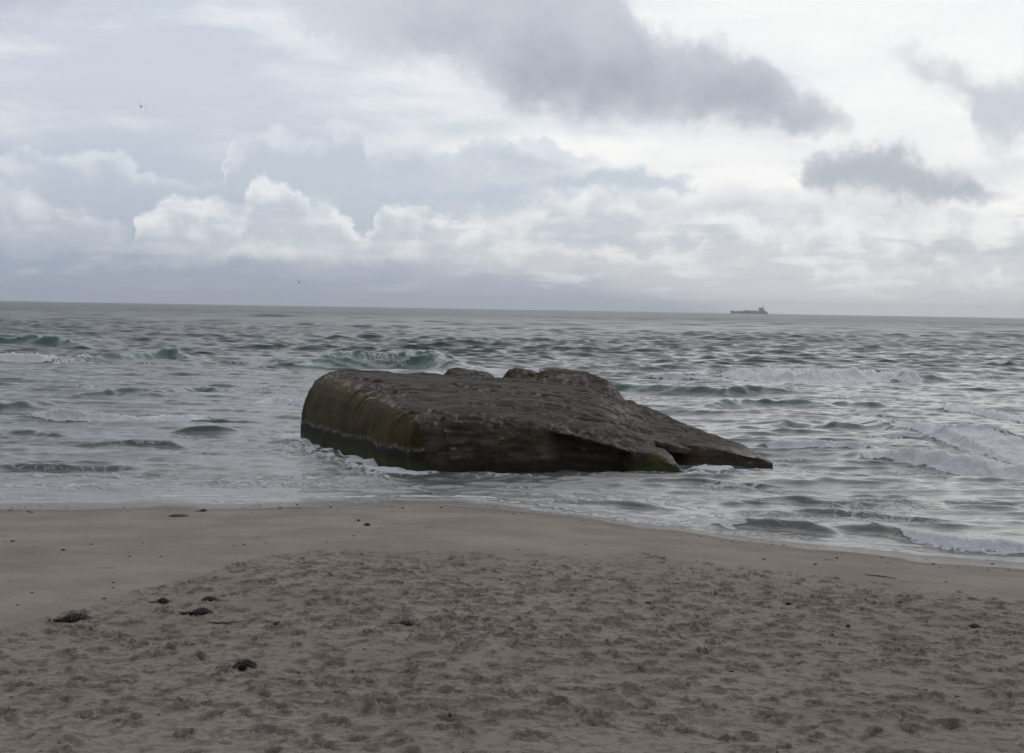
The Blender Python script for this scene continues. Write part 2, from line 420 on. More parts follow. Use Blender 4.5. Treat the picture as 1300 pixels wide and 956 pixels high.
# individually placed waves: photo points along the crest line (left to right), height, part of the crest that is broken (0..1 of its length, a to b), strength of foam
def W_(pts, h, foam=(0, 0), fs=1.0, back=3.2, front=.9, lip=0.0): return dict(pts=pts, h=h, foam=foam, fs=fs, back=back, front=front, lip=lip)
CRESTS = [
 W_([(376, 465), (430, 464), (500, 464), (560, 466), (612, 471)], 1.15, (.3, .62), .42, back=3.5, front=1.9),
 W_([(520, 473), (560, 474), (620, 473), (700, 474), (745, 475)], .50, (.0, .75), 1.0),
 W_([(838, 476), (880, 477), (935, 477)], 1.35, (.85, 1), .9, back=4, front=2.0),
 W_([(905, 479), (960, 483), (1030, 485), (1110, 484), (1160, 486), (1205, 487)], .85, (.0, .88), 1.3, back=3, front=1.3),
 W_([(820, 483), (860, 484), (930, 485)], .36, (0, 1), .9),
 W_([(740, 469), (800, 469), (840, 470)], .40, back=4),
 W_([(-40, 458), (20, 460), (75, 461)], .60, (0, 1), 1.2),
 W_([(60, 461), (150, 459), (215, 457), (250, 460)], .62, (0, .3), .5, back=4.5, front=1.8),
 W_([(20, 441), (70, 441), (110, 443)], .55, back=4.5, front=2),
 W_([(200, 502), (230, 499), (260, 498), (300, 502)], .42, back=4.5, front=1.7),
 W_([(90, 505), (150, 502), (200, 501)], .36, back=4),
 W_([(30, 532), (90, 534), (150, 535), (230, 534), (270, 533)], .42, (0, 1), .95, back=2.6),
 W_([(240, 534), (300, 536), (350, 537)], .24, (0, .0), back=4, front=1.3),
 W_([(-50, 516), (10, 517), (60, 514)], .36, (0, .4), .5, back=4, front=1.5),
 W_([(320, 511), (350, 510), (400, 516)], .36, (0, 1), 1.0, back=3),
 W_([(-40, 556), (30, 553), (90, 558)], .2, back=4, front=1.6),
 W_([(220, 553), (260, 552), (300, 552)], .26, back=4),
 W_([(100, 565), (160, 564), (210, 565), (240, 568)], .18, (0, 1), .35),
 W_([(-20, 594), (60, 594), (130, 594), (180, 595)], .17, (0, 1), .35),
 W_([(140, 637.5), (180, 635), (215, 635), (250, 636)], .08, (0, 1), .2, back=5),
 W_([(890, 520), (940, 514), (1000, 515), (1050, 517)], .50, back=4.5, front=1.8),
 W_([(1050, 514), (1080, 516), (1120, 517)], .40, back=4, front=1.6),
 W_([(740, 493), (850, 497), (920, 499), (960, 498)], .42, back=4, front=1.8),
 W_([(930, 499), (970, 498), (1010, 499)], .30, back=4),
 W_([(1195, 521), (1225, 523), (1270, 531), (1330, 536)], .62, (.05, 1), 1.1, back=3),
 W_([(1240, 463), (1270, 464), (1320, 466)], .75, (0, 0), back=4.5, front=1.8),
 W_([(1110, 540), (1135, 546), (1170, 553), (1220, 566), (1330, 574)], .60, (.05, 1), .95, back=3),
 W_([(960, 571), (1010, 573), (1060, 570), (1110, 573)], .34, (0, 1), .8),
 W_([(1085, 580), (1150, 584), (1210, 590), (1260, 597), (1340, 606)], .52, (0, 1), 1.1, back=3),
 W_([(940, 540), (1000, 537), (1060, 541), (1100, 541)], .34, back=4, front=1.8),
 W_([(1080, 560), (1180, 560), (1340, 566)], .22, (0, 1), .6),
 W_([(700, 636), (780, 640), (850, 647)], .13, (0, 1), .25, back=3.5),
 W_([(600, 632), (680, 641), (760, 653), (840, 664), (900, 670)], .13, (0, 1), .5, back=3),
 W_([(900, 668), (950, 667), (1010, 672), (1060, 676)], .25, (0, .35), .8, back=3.5, front=1.0),
 W_([(1060, 671), (1110, 673), (1150, 680), (1200, 691), (1260, 697), (1340, 701)], .27, (.28, 1), 1.1, back=3.2, front=.9),
 W_([(1000, 651), (1060, 653), (1130, 660), (1200, 664)], .13, back=4),
 W_([(930, 636), (960, 640), (1010, 638)], .12, back=4),
 W_([(1000, 636), (1060, 640), (1100, 642)], .12, back=4),
 W_([(870, 612), (930, 616), (990, 618)], .10, back=4),
 W_([(1180, 636), (1240, 640), (1310, 642)], .12, back=4),
 W_([(360, 560), (400, 575), (450, 592), (500, 612)], .16, (0, 1), .55, back=2),
 W_([(420, 450), (440, 446), (470, 444), (500, 447)], .0),
]
# the same kind of waves carry on beyond the frame on both sides
for k in range(34):
    sgn = -1 if k % 2 else 1
    yy = RNG.uniform(48, 150); x0 = sgn*(yy*.40+RNG.uniform(2, 60)); ln = RNG.uniform(6, 22)
    CRESTS.append(dict(world=[(x0, yy), (x0+ln*.5, yy+RNG.normal(0, .5)), (x0+ln, yy+RNG.normal(0, .8))], h=min(.9, .22+.006*yy), foam=(0, 1) if RNG.random() < .5 else (0, 0), fs=1, back=3.5, front=1.3, lip=0))
NEARROWS = np.concatenate([np.arange(17, 32, .055), np.arange(32, 52, .075)])
mid_rows = [52.0]
while mid_rows[-1] < 330: mid_rows.append(mid_rows[-1]+.075+(mid_rows[-1]-52)*.0021)
far_rows = [mid_rows[-1]]
while far_rows[-1] < 7800: far_rows.append(far_rows[-1]+min(.0030*far_rows[-1], 3.6))
uc = np.concatenate([-np.geomspace(6, .475, 60)[:-1], np.linspace(-.47, .47, 1151), np.geomspace(.475, 6, 60)[1:]])
def wave_field(yr, uc):
    Yg = np.repeat(yr[:, None], len(uc), 1); Xg = Yg*uc[None, :]
    rowsp = np.gradient(yr)[:, None]; colsp = (yr*np.median(np.diff(uc)))[:, None]
    depth0 = np.clip((Yg-shore(Xg))*.05, 0, 3.2)
    Hs = np.zeros_like(Yg); DXs = np.zeros_like(Yg); DYs = np.zeros_like(Yg)
    gust = .55+.9*fbm(Xg*.02, Yg*.012, 31, 3)
    offsh = sstep(Yg, 60, 150); farf = sstep(Yg, 180, 650)
    WP = [(20, 3.2*fbm(Xg/130, Yg/60, 300, 2)), (6, 3.4*fbm(Xg/55, Yg/22, 301, 2)), (0, 4.0*fbm(Xg/16, Yg/7, 302, 2))]
    for l, cx_, cy_, amp, ph in WAVES:
        k = 2*math.pi/l
        vis = sstep(l/(rowsp*2.2), .8, 1.6)*sstep(l/(colsp*1.3), .8, 1.6)      # leave out what the mesh cannot carry
        nrows = np.where(vis[:, 0] > 0)[0]
        if not len(nrows): continue
        r1 = nrows.max()+1
        A = amp*vis[:r1]*gust[:r1]*(sstep(depth0[:r1], -.05, .3+l*.10) if l > 3 else sstep(depth0[:r1], -.05, .35)*.85+.05)
        A = A*(((.34+.48*offsh[:r1] if l > 3 else (.42+.75*offsh[:r1] if l > 1.1 else .8+.3*offsh[:r1])) if l < 9 else .8+.3*offsh[:r1]) * (1+(.7 if l > 9 else .45)*farf[:r1]))
        ph_ = k*(cx_*Xg[:r1]+cy_*Yg[:r1])+ph+next(f for lim, f in WP if l > lim)[:r1]*(.7+.5*math.sin(ph*7))
        sn, cs = np.sin(ph_), np.cos(ph_)
        Hs[:r1] += A*sn; DXs[:r1] += cx_*A*cs; DYs[:r1] += cy_*A*cs
    return Xg, Yg, Hs, Xg+DXs*.9, Yg+DYs*.9
yr = np.concatenate([NEARROWS, mid_rows]);
Xg, Yg, Hs, Xw, Yw = wave_field(yr, uc)
foam = np.zeros_like(Yg); body = np.zeros_like(Yg)
HB = np.zeros_like(Yg)
for ci, w in enumerate(CRESTS):
    pts = np.array(w['world']) if 'world' in w else np.array([at_z(a, b)[:2] for a, b in w['pts']])
    w['h'] = min(w['h']*(.62 if pts[:, 1].mean() < 75 else .75), .085*(pts[-1, 0]-pts[0, 0]))
    if w['h'] <= 0: continue
    x0, x1 = pts[0, 0], pts[-1, 0]; ln = x1-x0; h = w['h']
    sl_ = np.gradient(pts[:, 1], pts[:, 0]) if len(pts) > 2 else np.zeros(len(pts))
    y0 = pts[:, 1].min(); y1 = pts[:, 1].max()
    r = np.where((yr > y0-h*14-1.5) & (yr < y1+h*18+1.5))[0]
    if len(r) < 2: continue
    cc = np.where((uc*yr[r[0]] < x1+ln*.3+2) & (uc*yr[r[-1]] > x0-ln*.3-2) | (uc*yr[r[-1]] < x1+ln*.3+2) & (uc*yr[r[0]] > x0-ln*.3-2))[0]
    if len(cc) < 2: continue
    ix = np.ix_(np.arange(r[0], r[-1]+1), np.arange(cc[0], cc[-1]+1))
    xx, yy = Xg[ix], Yg[ix]
    cyy = np.interp(xx, pts[:, 0], pts[:, 1]) + (fbm(xx/(1.2+h*3), xx*0+ci*9.7, 40+ci, 3)-.5)*h*3.0
    tt = (xx-x0)/ln
    wob = fbm(xx/(.8+h*2), xx*0+ci*3.3, 60+ci, 3)
    env = np.clip(sstep(tt, -.16, .24)*sstep(tt, 1.16, .76), 0, 1)*(.7+.6*wob)
    s = (yy-cyy)/h/np.sqrt(1+np.interp(xx, pts[:, 0], sl_)**2)                                                    # in wave heights; negative is the shoreward face
    fr, bk = w['front'], w['back']
    prof = np.where(s < 0, np.exp(-(np.abs(s)/fr)**1.7), np.exp(-(s/bk)**1.5))
    trough = -.16*np.exp(-((s+fr*2.6)/(fr*1.5))**2)
    hh = h*env*(prof+trough)*(.8+.5*fbm(xx*1.7, yy*1.1, 120+ci, 2))
    fa, fb = w['foam']
    tn = tt+(fbm(xx*1.3, yy*.8, 140+ci, 3)-.5)*.22
    br_ = (sstep(tn, fa-.06, fa+.12)*sstep(tn, fb+.08, fb-.12)) if fb > fa else xx*0
    fn = fbm(xx*(2.2/max(h, .25)), yy*(1.2/max(h, .25)), 80+ci, 4); fn2 = fbm(xx*1.1, yy*.5, 90+ci, 4)
    white = br_*env**.4*np.exp(-(np.maximum(-s-1.5*fr*(.3+1.2*wob), 0)/.35)**2)*np.exp(-(np.maximum(s-.15, 0)/(.5+.9*wob))**2)
    white = np.clip(white*1.45-.55*np.clip(.5-fn, 0, 1)*2, 0, 1)*w['fs']
    wash = br_*env**1.5*sstep(tt, -.05, .3)*sstep(tt, 1.1, .75)*w['fs']*np.exp(-(np.maximum(s, 0)/7)**1.5)*np.exp(-(np.maximum(-s-fr, 0)/2.4)**2)*np.clip(fn2*1.9-.15, 0, 1)*.72
    HB[ix] += hh + white*h*(.36*(fn-.4)+.18*(fbm(xx*4.5, yy*4, 99+ci, 4)-.4))*1.2
    foam[ix] = np.maximum(foam[ix], np.maximum(white, wash))
    body[ix] = np.maximum(body[ix], env*np.exp(-((s+fr*.5)/(fr*1.3))**2)*min(1, h*1.6)*(1-np.clip(white, 0, 1)))
Zs = Hs*1.0 + HB
# thin wash around the bunker and near the water's edge
near = sstep(Yg, 75, 40)
lace = fbm(Xg*.35, Yg*.8, 51, 4)
foam = np.maximum(foam, near*sstep(lace, .46, .68)*.42)
mid_ = sstep(Yg, 50, 80)*sstep(Yg, 170, 110)
foam = np.maximum(foam, mid_*sstep(fbm(Xg*.16, Yg*.30, 52, 4), .52, .72)*.42)
# white caps far out
capn = fbm(Xg*.10, Yg*.06, 53, 4)
Zb = np.array([0.0])
dep = (Yg-shore(Xg))
Zs = Zs*sstep(dep, -.2, 2.0) + .006*(fbm(Xg*3, Yg*3, 55, 3)-.5)*sstep(dep, 3, 0)
Zs -= .020*sstep(dep, 4, 1)
tongue = (fbm(Xg*.45, Xg*0, 56, 3)-.5)*.03 + (fbm(Xg*2.2, Xg*0, 57, 3)-.5)*.008
Zs += tongue*sstep(dep, 3, .5)
Zs = np.where(dep < -1.3, Zs-.002-(-dep-1.3)*.12, Zs)            # dips under the sand landward of the water's edge
edgef = .85*sstep(dep, .42, .05)*sstep(dep, -1.2, -.3)
foam = np.maximum(foam, edgef*1.0*sstep(fbm(Xg*1.3, Yg*1.5, 58, 3), .2, .5))
foam = np.maximum(foam, .6*np.exp(-((dep-2.6-2.0*fbm(Xg*.18, Xg*0, 61, 3))/.2)**2)*sstep(fbm(Xg*.6, Yg*2, 62, 3), .42, .6))
foam = np.maximum(foam, .75*np.exp(-((dep-1.0-1.2*fbm(Xg*.25, Xg*0, 59, 3))/.22)**2)*sstep(fbm(Xg*.7, Yg*2, 60, 3), .4, .6))
# wash around the foot of the bunker
BP = np.array([(-2.9, 40.6), (4.8, 40.95), (4.5, 43.3), (5.3, 43.5), (7.75, 43.75), (7.8, 44.5), (6.2, 47.1), (4.1, 50.4), (-6.9, 51.2), (-7.1, 50.1)])
rws = np.where((yr > 37) & (yr < 54))[0]; cls = np.where(np.abs(uc*45) < 11.5)[0]; ix = np.ix_(rws, cls)
xx, yy = Xg[ix], Yg[ix]; dmin = np.full(xx.shape, 9.0)
for (a0, b0), (a1, b1) in zip(BP, np.roll(BP, -1, 0)):
    vx, vy = a1-a0, b1-b0; tq = np.clip(((xx-a0)*vx+(yy-b0)*vy)/(vx*vx+vy*vy), 0, 1)
    dmin = np.minimum(dmin, np.hypot(xx-a0-tq*vx, yy-b0-tq*vy))
nn_ = fbm(xx*1.6, yy*2.4, 71, 4); wst = sstep(xx, -1.5, -3.2)+sstep(xx, 4.6, 5.6)*.8
band_ = np.exp(-(dmin/(.35+.9*wst*nn_))**2)*sstep(nn_, .36, .56)*(.45+.6*wst)
foam[ix] = np.maximum(foam[ix], np.clip(band_, 0, 1))
foam[ix] = np.maximum(foam[ix], np.exp(-(dmin/2.2)**2)*sstep(fbm(xx*.9, yy*1.6, 72, 4), .5, .68)*.6*np.clip(wst+.25, 0, 1))
Zs[ix] += np.exp(-(dmin/.9)**2)*(fbm(xx*2.2, yy*2.2, 73, 3)-.42)*.16*np.clip(wst+.3, 0, 1)
shal = np.exp(-np.clip(dep, 0, None)/14.0)

m, q = material('sea_water')
tc = q.new('TexCoord'); P = N(q.t, tc.outputs['Object'])
fo, bo, sh = q.attr('foam'), q.attr('wave_face'), q.attr('shallow')
w1 = q.noise(q.mapping(P, sc=(.5, 1, 1)), 1.1, 6, .62); w2 = q.noise(q.mapping(P, loc=(5, 2, 0), sc=(.6, 1, 1)), 5.0, 4, .6); w4 = q.noise(q.mapping(P, sc=(.6, 1, 1)), 15, 3, .6); w3 = q.noise(q.mapping(P, sc=(.4, 1, 1)), .16, 3, .5)
hgt = w1*.085 + w2*.026 + w4*.008 + w3*.25
nrm = q.bump(hgt, 1.0, .8)
def jitter(sc, k, loc):
    c = q.new('SeparateColor'); q.lk(q.noise(q.mapping(P, loc=loc, sc=(.45, 1, 1)), sc, 3, .6, col=True), c.inputs[0])
    a, b = N(q.t, c.outputs[0]), N(q.t, c.outputs[1]); return (a-.5)*k*.7, (b-.5)*k
jx1, jy1 = jitter(.42, .75, (0, 0, 0)); jx2, jy2 = jitter(2.6, .55, (9, 4, 0))
gustn = q.noise(q.mapping(P, sc=(.4, 1, 1)), .012, 3, .6).ss(.35, .65, .7, 1.25)
off = py_off = q.sep(P)[1].ss(60, 400, .35, .1)
jx, jy = (jx1+jx2)*gustn*off, (jy1+jy2)*gustn*off
nv = q.vadd(nrm, q.comb(jx, jy, 0.0), 1.0)
nn = q.new('VectorMath'); nn.operation = 'NORMALIZE'; q.lk(nv, nn.inputs[0]); nrm = N(q.t, nn.outputs[0])
deep = q.mix((.055, .076, .083), (.060, .120, .098), bo)
tint = q.mix(deep, (.140, .143, .132), (sh*1.0).sat())
fn = q.noise(q.mapping(P, sc=(.7, 1, 1)), 2.2, 8, .68); vo = q.voronoi(q.vadd(P, q.noise(P, 1.5, 4, .6, col=True), .6), 2.4, 'DISTANCE_TO_EDGE')
pat = fn*.75 + vo.ss(0, .28, .32, 0)
cov = (fo*1.25 + pat - .98).ss(0, .38)
fcol = q.mix((.66, .69, .71), (.93, .95, .97), (fo*.6+fn*.6-.25).sat())
base = q.mix(tint, fcol, cov)
calm = q.sep(P)[1]
rw = calm.ss(50, 260, .10, .30) + calm.ss(260, 900, 0, .14)       # waves too small to model are roughness
rgh = rw + (rw*-1 + .75)*cov
fb = q.noise(P, 5, 6, .72)
nrm2 = q.bump(fb*cov, .16, 1.0, nrm)
q.princ(base=base, rough=rgh, ior=1.333, normal=nrm2)
SEA = m
ucf = uc[::2]; yf = np.array(far_rows)
Xf, Yf, Hf, Xfw, Yfw = wave_field(yf, ucf)
k_ = -1; sel = slice(None, None, 2)
Hf[0] = Zs[-1][sel]; Xfw[0] = Xw[-1][sel]; Yfw[0] = Yw[-1][sel]
zz = np.zeros_like(Hf)
tag(grid_mesh('sea', Xfw, Yfw, Hf, m, {'foam': zz, 'wave_face': zz, 'shallow': zz}), kind='structure')
grid = grid_mesh('sea', Xw, Yw, Zs, m, {'foam': foam, 'wave_face': body, 'shallow': shal}); tag(grid, kind='structure')
# ---------------------------------------------------------------- the bunker
def _h3(ix, iy, iz, seed):
    h = (ix.astype(np.int64)*374761393 + iy.astype(np.int64)*668265263 + iz.astype(np.int64)*2147483647 + seed*1442695041) & 0xffffffff
    h = ((h ^ (h >> 13))*1274126177) & 0xffffffff
    return ((h ^ (h >> 16)) & 0xffff)/65535.0
def vn3(p, seed=0):
    i = np.floor(p); f = p-i; f = f*f*f*(f*(f*6-15)+10)
    r = 0
    for a in (0, 1):
        for b in (0, 1):
            for c in (0, 1):
                w = (f[:, 0] if a else 1-f[:, 0])*(f[:, 1] if b else 1-f[:, 1])*(f[:, 2] if c else 1-f[:, 2])
                r = r+w*_h3(i[:, 0]+a, i[:, 1]+b, i[:, 2]+c, seed)
    return r
def fb3(p, seed=0, octv=4, g=.5):
    s = 0; a = 1; t_ = 0
    for i in range(octv): s = s+a*vn3(p, seed+i*13); t_ += a; a *= g; p = p*2.03+np.array([7.1, 3.3, 5.7])
    return s/t_

def hull_bm(pts):
    bm = bmesh.new()
    for p in pts: bm.verts.new(p)
    r = bmesh.ops.convex_hull(bm, input=bm.verts)
    dele = [g for g in set(r['geom_interior']+r['geom_unused']) if isinstance(g, bmesh.types.BMVert)]
    bmesh.ops.delete(bm, geom=dele, context='VERTS')
    return bm
def remeshed(bm, voxel, smooth=2):
    me = bpy.data.meshes.new('tmp'); bm.to_mesh(me); bm.free()
    o = bpy.data.objects.new('tmp', me); COL.objects.link(o)
    md = o.modifiers.new('r', 'REMESH'); md.mode = 'VOXEL'; md.voxel_size = voxel
    sm = o.modifiers.new('s', 'SMOOTH'); sm.iterations = smooth; sm.factor = .5
    dg = bpy.context.evaluated_depsgraph_get(); dg.update()
    out = bpy.data.meshes.new_from_object(o.evaluated_get(dg))
    bpy.data.objects.remove(o); bpy.data.meshes.remove(me)
    return out

FRONT = [at_y(a, b, y_) for a, b, y_ in ((533, 523, 41.5), (600, 529, 41.75), (700, 541, 41.85), (760, 557, 41.85), (800, 568, 41.8), (826, 575, 41.8))]
fxs = np.array([p[0] for p in FRONT]); fzs = np.array([p[2] for p in FRONT])
def weather(me, amp=1.0, main=False):
    n = len(me.vertices); co = np.empty(n*3, np.float32); me.vertices.foreach_get('co', co); co = co.reshape(-1, 3).astype(float)
    nr = np.empty(n*3, np.float32); me.vertices.foreach_get('normal', nr); nr = nr.reshape(-1, 3).astype(float)
    up_ = np.clip(nr[:, 2], 0, 1)
    d = (fb3(co*.7, 1, 3)-.5)*.16
    d += (fb3(co*np.array([1.4, 2.8, 2.8]), 2, 4, .6)-.5)*.075
    rid = np.abs(fb3(co*np.array([1.3, 2.2, 3.0]), 5, 4)-.5)*2
    d -= np.clip(.07-rid, 0, 1)*.35*up_
    strata = fb3(co*np.array([.45, .45, 7.5]), 9, 3, .55)
    d += (strata-.5)*.13*(1-up_)*np.clip(-nr[:, 1]*1.6-.6, 0, 1)
    side = 1-up_
    if main:
        west = np.clip(-nr[:, 0]*1.6-.15, 0, 1)
        d *= (1-.88*np.clip(west*1.4, 0, 1))
        zf = np.interp(co[:, 0], fxs, fzs)
        nearedge = np.exp(-((co[:, 1]-41.7)/.55)**2)*np.exp(-((co[:, 2]-zf)/.30)**2)
        cr = fb3(co*np.array([3.2, 3.2, 5.0]), 22, 4, .6)
        d += nearedge*((cr-.5)*.30-.03)
        # shelf marks that run along the roof
        sh_ = fb3(co*np.array([.35, 1.5, 0])+np.array([0, .12, 0])*co[:, :1], 31, 3)
        d += up_*(sstep(sh_, .5, .54)-.5)*.045
        for gl, dep, wd in GROOVES:
            for (a0, b0), (a1_, b1_) in zip(gl[:-1], gl[1:]):
                vx, vy = a1_-a0, b1_-b0; L2 = vx*vx+vy*vy
                tq = np.clip(((co[:, 0]-a0)*vx+(co[:, 1]-b0)*vy)/L2, 0, 1)
                dd = np.hypot(co[:, 0]-a0-tq*vx, co[:, 1]-b0-tq*vy) + (fb3(co*3, 44, 3)-.5)*.25
                d -= dep*np.exp(-(dd/wd)**2)*up_
    co += nr*(d*amp)[:, None]
    if main:
        # the face under the broken slab edge is set back
        zf = np.interp(co[:, 0], fxs, fzs)
        w = sstep(co[:, 0], .9, 1.6)*sstep(co[:, 0], 3.9, 3.5)*sstep(zf-co[:, 2]-.10-.05*vn3(co*3, 3), 0, .07)*np.clip(-nr[:, 1]*1.4, 0, 1)
        co[:, 1] += w*(.34+.12*vn3(co*1.7, 8))
    me.vertices.foreach_set('co', co.astype(np.float32).reshape(-1))
    me.polygons.foreach_set('use_smooth', np.ones(len(me.polygons), bool)); me.update()

# roof height: rows from front to back, columns from the rounded west side to the broken east side
A_, B_ = np.array([-2.89, 40.72]), np.array([-7.05, 50.1])
rows_t = [0, .14, .3, .5, .7, .88, 1.0]
us = [0, .25, .5, .75, 1.0]
def P_(px, py, y_): return at_y(px, py, y_)
roof = [
 [P_(533, 523, 41.4), P_(600, 529, 41.5), P_(690, 539, 41.6), P_(760, 556, 41.6), P_(818, 573, 41.6)],
 [P_(520, 515, 42.5), P_(600, 519, 42.6), P_(700, 528, 42.7), P_(770, 543, 42.7), P_(826, 564, 42.7)],
 [P_(500, 503, 44.1), P_(590, 506, 44.1), P_(690, 511, 44.1), P_(765, 524, 44.1), P_(832, 553, 44.1)],
 [P_(480, 492, 45.8), P_(575, 495, 45.8), P_(680, 499, 45.8), P_(760, 512, 45.8), P_(828, 541, 45.8)],
 [P_(462, 482, 47.6), P_(560, 486, 47.6), P_(665, 489, 47.6), P_(750, 500, 47.6), P_(818, 527, 47.6)],
 [P_(444, 474, 49.4), P_(545, 479, 49.4), P_(655, 482, 49.4), P_(745, 490, 49.4), P_(806, 514, 49.4)],
 [P_(434, 470.5, 50.4), P_(540, 475.5, 50.6), P_(650, 478, 50.6), P_(742, 485, 50.5), P_(797, 508, 50.2)],
]
bm = bmesh.new(); secs = []
for ti, (t_, rw) in enumerate(zip(rows_t, roof)):
    L = A_*(1-t_)+B_*t_
    rdg = rw[0]; prof = [(-.04, -1.0), (0, 0), (.0, .22), (.03, .42), (.09, .58), (.19, .72), (.33, .84), (.52, .925), (.75, .975)]
    sec = []
    for f_, zf_ in prof:
        x_ = L[0]+(rdg[0]-L[0])*f_; y_ = L[1]+(rdg[1]-L[1])*f_
        sec.append((x_, y_, zf_*rdg[2] if zf_ >= 0 else -1.0))
    sec += [tuple(p) for p in rw]
    e = rw[-1]; sec += [(e[0]+.08, e[1], e[2]-.15), (e[0]+.10, e[1], -1.0)]
    if ti == 0: sec = [(p[0], p[1] - (.10 if p[2] < .3 and k > 1 else 0), p[2]) for k, p in enumerate(sec)]
    if ti == 0:                                   # the corner is worn round
        for sx_, sy_ in ((.80, 0), (.36, .10), (.16, .22)):
            secs.append([bm.verts.new((p[0]+sx_*max(0, 1-k/10), p[1]+sy_, p[2]-(.05*(1-sy_*4) if k > 3 else 0))) for k, p in enumerate(sec)])
        sec = [(p[0]+.06*max(0, 1-k/11), p[1]+.42, p[2]) for k, p in enumerate(sec)]
    secs.append([bm.verts.new(p) for p in sec])
for a, b in zip(secs[:-1], secs[1:]):
    for i in range(len(a)-1): bm.faces.new((a[i], a[i+1], b[i+1], b[i]))
    bm.faces.new((a[-1], a[0], b[0], b[-1]))
bm.faces.new(secs[0][::-1]); bm.faces.new(secs[-1])
bmesh.ops.recalc_face_normals(bm, faces=bm.faces)
bmesh.ops.triangulate(bm, faces=[f for f in bm.faces if len(f.verts) > 4])

def px_of(p):
    v = np.array(p)-CAM; k = F/np.dot(v, fw); return 650+np.dot(v, rt)*k, 433.5-np.dot(v, up)*k
_rp = [(px_of(p), p) for r_ in roof for p in r_]
def on_roof(px, py):
    w = np.array([1/(((a[0]-px)/3)**2+(a[1]-py)**2+.5)**2 for a, _ in _rp]); w /= w.sum()
    z = sum(k*p[2] for k, (_, p) in zip(w, _rp)); g = at_z(px, py, z); return (g[0], g[1])
GROOVES = [([on_roof(*p) for p in l], dd, wd) for l, dd, wd in (
    ([(452, 478), (480, 484), (520, 488), (575, 490), (640, 494), (700, 500), (740, 508)], .12, .16),
    ([(462, 486), (478, 490), (495, 497)], .10, .12), ([(478, 494), (500, 500), (515, 508)], .08, .10),
    ([(745, 527), (790, 541), (830, 552)], .12, .14), ([(560, 513), (640, 512), (700, 516)], .06, .2), ([(610, 503), (690, 506), (780, 527)], .06, .14))]
m, q = material('weathered_concrete')
tc = q.new('TexCoord'); P = N(q.t, tc.outputs['Object']); ge = q.new('NewGeometry')
nx_, ny_, nz_ = q.sep(N(q.t, ge.outputs['Normal'])); px_, py_, pz_ = q.sep(P)
a1 = q.noise(P, 1.0, 6, .62); a2 = q.noise(P, 6, 6, .68); a3 = q.noise(q.mapping(P, sc=(.7, .7, 3.4)), 1.9, 6, .66); a4 = q.noise(P, 45, 3, .7)
vst = q.noise(q.mapping(P, sc=(3.4, 3.4, .35)), 1.5, 5, .62)
up_ = nz_.ss(.35, .8)
roofc = q.mix((.030, .023, .020), (.066, .053, .046), (q.noise(q.mapping(P, rot=(0, 0, .15), sc=(.35, 1.3, 1)), 2.4, 6, .66)*.6+a2*.4).ss(.34, .64))
roofc = q.mix(roofc, (.020, .016, .014), a1.ss(.5, .66)*.7)
roofc = q.mix(roofc, (.17, .155, .140), (a4.ss(.62, .76)*a1.ss(.6, .4)*.3))
face = q.mix((.030, .024, .018), (.098, .079, .058), a3.ss(.34, .68))
face = q.mix(face, (.085, .058, .032), q.noise(P, 2.2, 4, .6).ss(.56, .66)*.6)
west = (nx_*-1 + (a1-.5)*.25).ss(.06, .3)
ck = q.voronoi(q.vadd(q.mapping(P, sc=(1.1, .6, .75)), q.noise(P, 1.6, 4, .6, col=True), .7), 1.0, 'DISTANCE_TO_EDGE').ss(.012, .035, 1, 0)
face = q.mix(face, (.010, .008, .007), ck*a2.ss(.45, .6)*.45)
roofc = q.mix(roofc, (.010, .008, .007), ck*a1.ss(.42, .55)*.35)
algae = q.mix((.036, .022, .006), (.070, .047, .014), q.noise(q.mapping(P, sc=(.9, .28, 1)), 1.4, 5, .55).ss(.36, .62))
ck = q.voronoi(q.vadd(q.mapping(P, sc=(1.1, .6, .75)), q.noise(P, 1.6, 4, .6, col=True), .7), 1.0, 'DISTANCE_TO_EDGE').ss(.012, .035, 1, 0)
face = q.mix(face, (.010, .008, .007), ck*a2.ss(.45, .6)*.45)
roofc = q.mix(roofc, (.010, .008, .007), ck*a1.ss(.42, .55)*.35)
algae = q.mix(algae, (.075, .068, .028), a1.ss(.5, .65)*.5)
side = q.mix(face, algae, west)
col_ = q.mix(side, roofc, up_*((nx_*-1 + (a2-.5)*.3).ss(.42, .22)))
# pale crust where the sides turn into the roof
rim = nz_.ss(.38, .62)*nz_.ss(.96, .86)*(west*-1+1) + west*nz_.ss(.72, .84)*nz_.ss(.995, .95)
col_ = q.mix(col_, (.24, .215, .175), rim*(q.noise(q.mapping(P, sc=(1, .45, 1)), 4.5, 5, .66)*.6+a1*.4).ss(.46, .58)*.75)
# tide marks: salt line, black band, green weed at the water
lvl = pz_ + (q.noise(q.mapping(P, sc=(1, 1, .2)), 1.3, 5, .65)-.5)*.42 + (px_+3)*.0
notup = up_.ss(0, 1, 1, .25)
col_ = q.mix(col_, (.022, .020, .017), (lvl.ss(.62, .5)*west).max(lvl.ss(.42, .12))*notup*.85)
salt = lvl.ss(.52, .58)*lvl.ss(.72, .60)*west*a2.ss(.42, .58)
col_ = q.mix(col_, (.20, .19, .165), salt*.8)
col_ = q.mix(col_, (.040, .046, .014), lvl.ss(.32, .2)*west*a1.ss(.3, .5)*.9)
gsp = q.new('VectorMath'); gsp.operation = 'DISTANCE'; q.lk(P, gsp.inputs[0]); gsp.inputs[1].default_value = tuple(at_y(836, 581, 41.4))
col_ = q.mix(col_, (.060, .070, .020), (N(q.t, gsp.outputs['Value'])+(a2-.5)*.5).ss(.42, .1)*.8)
low = pz_.ss(.7, .15)
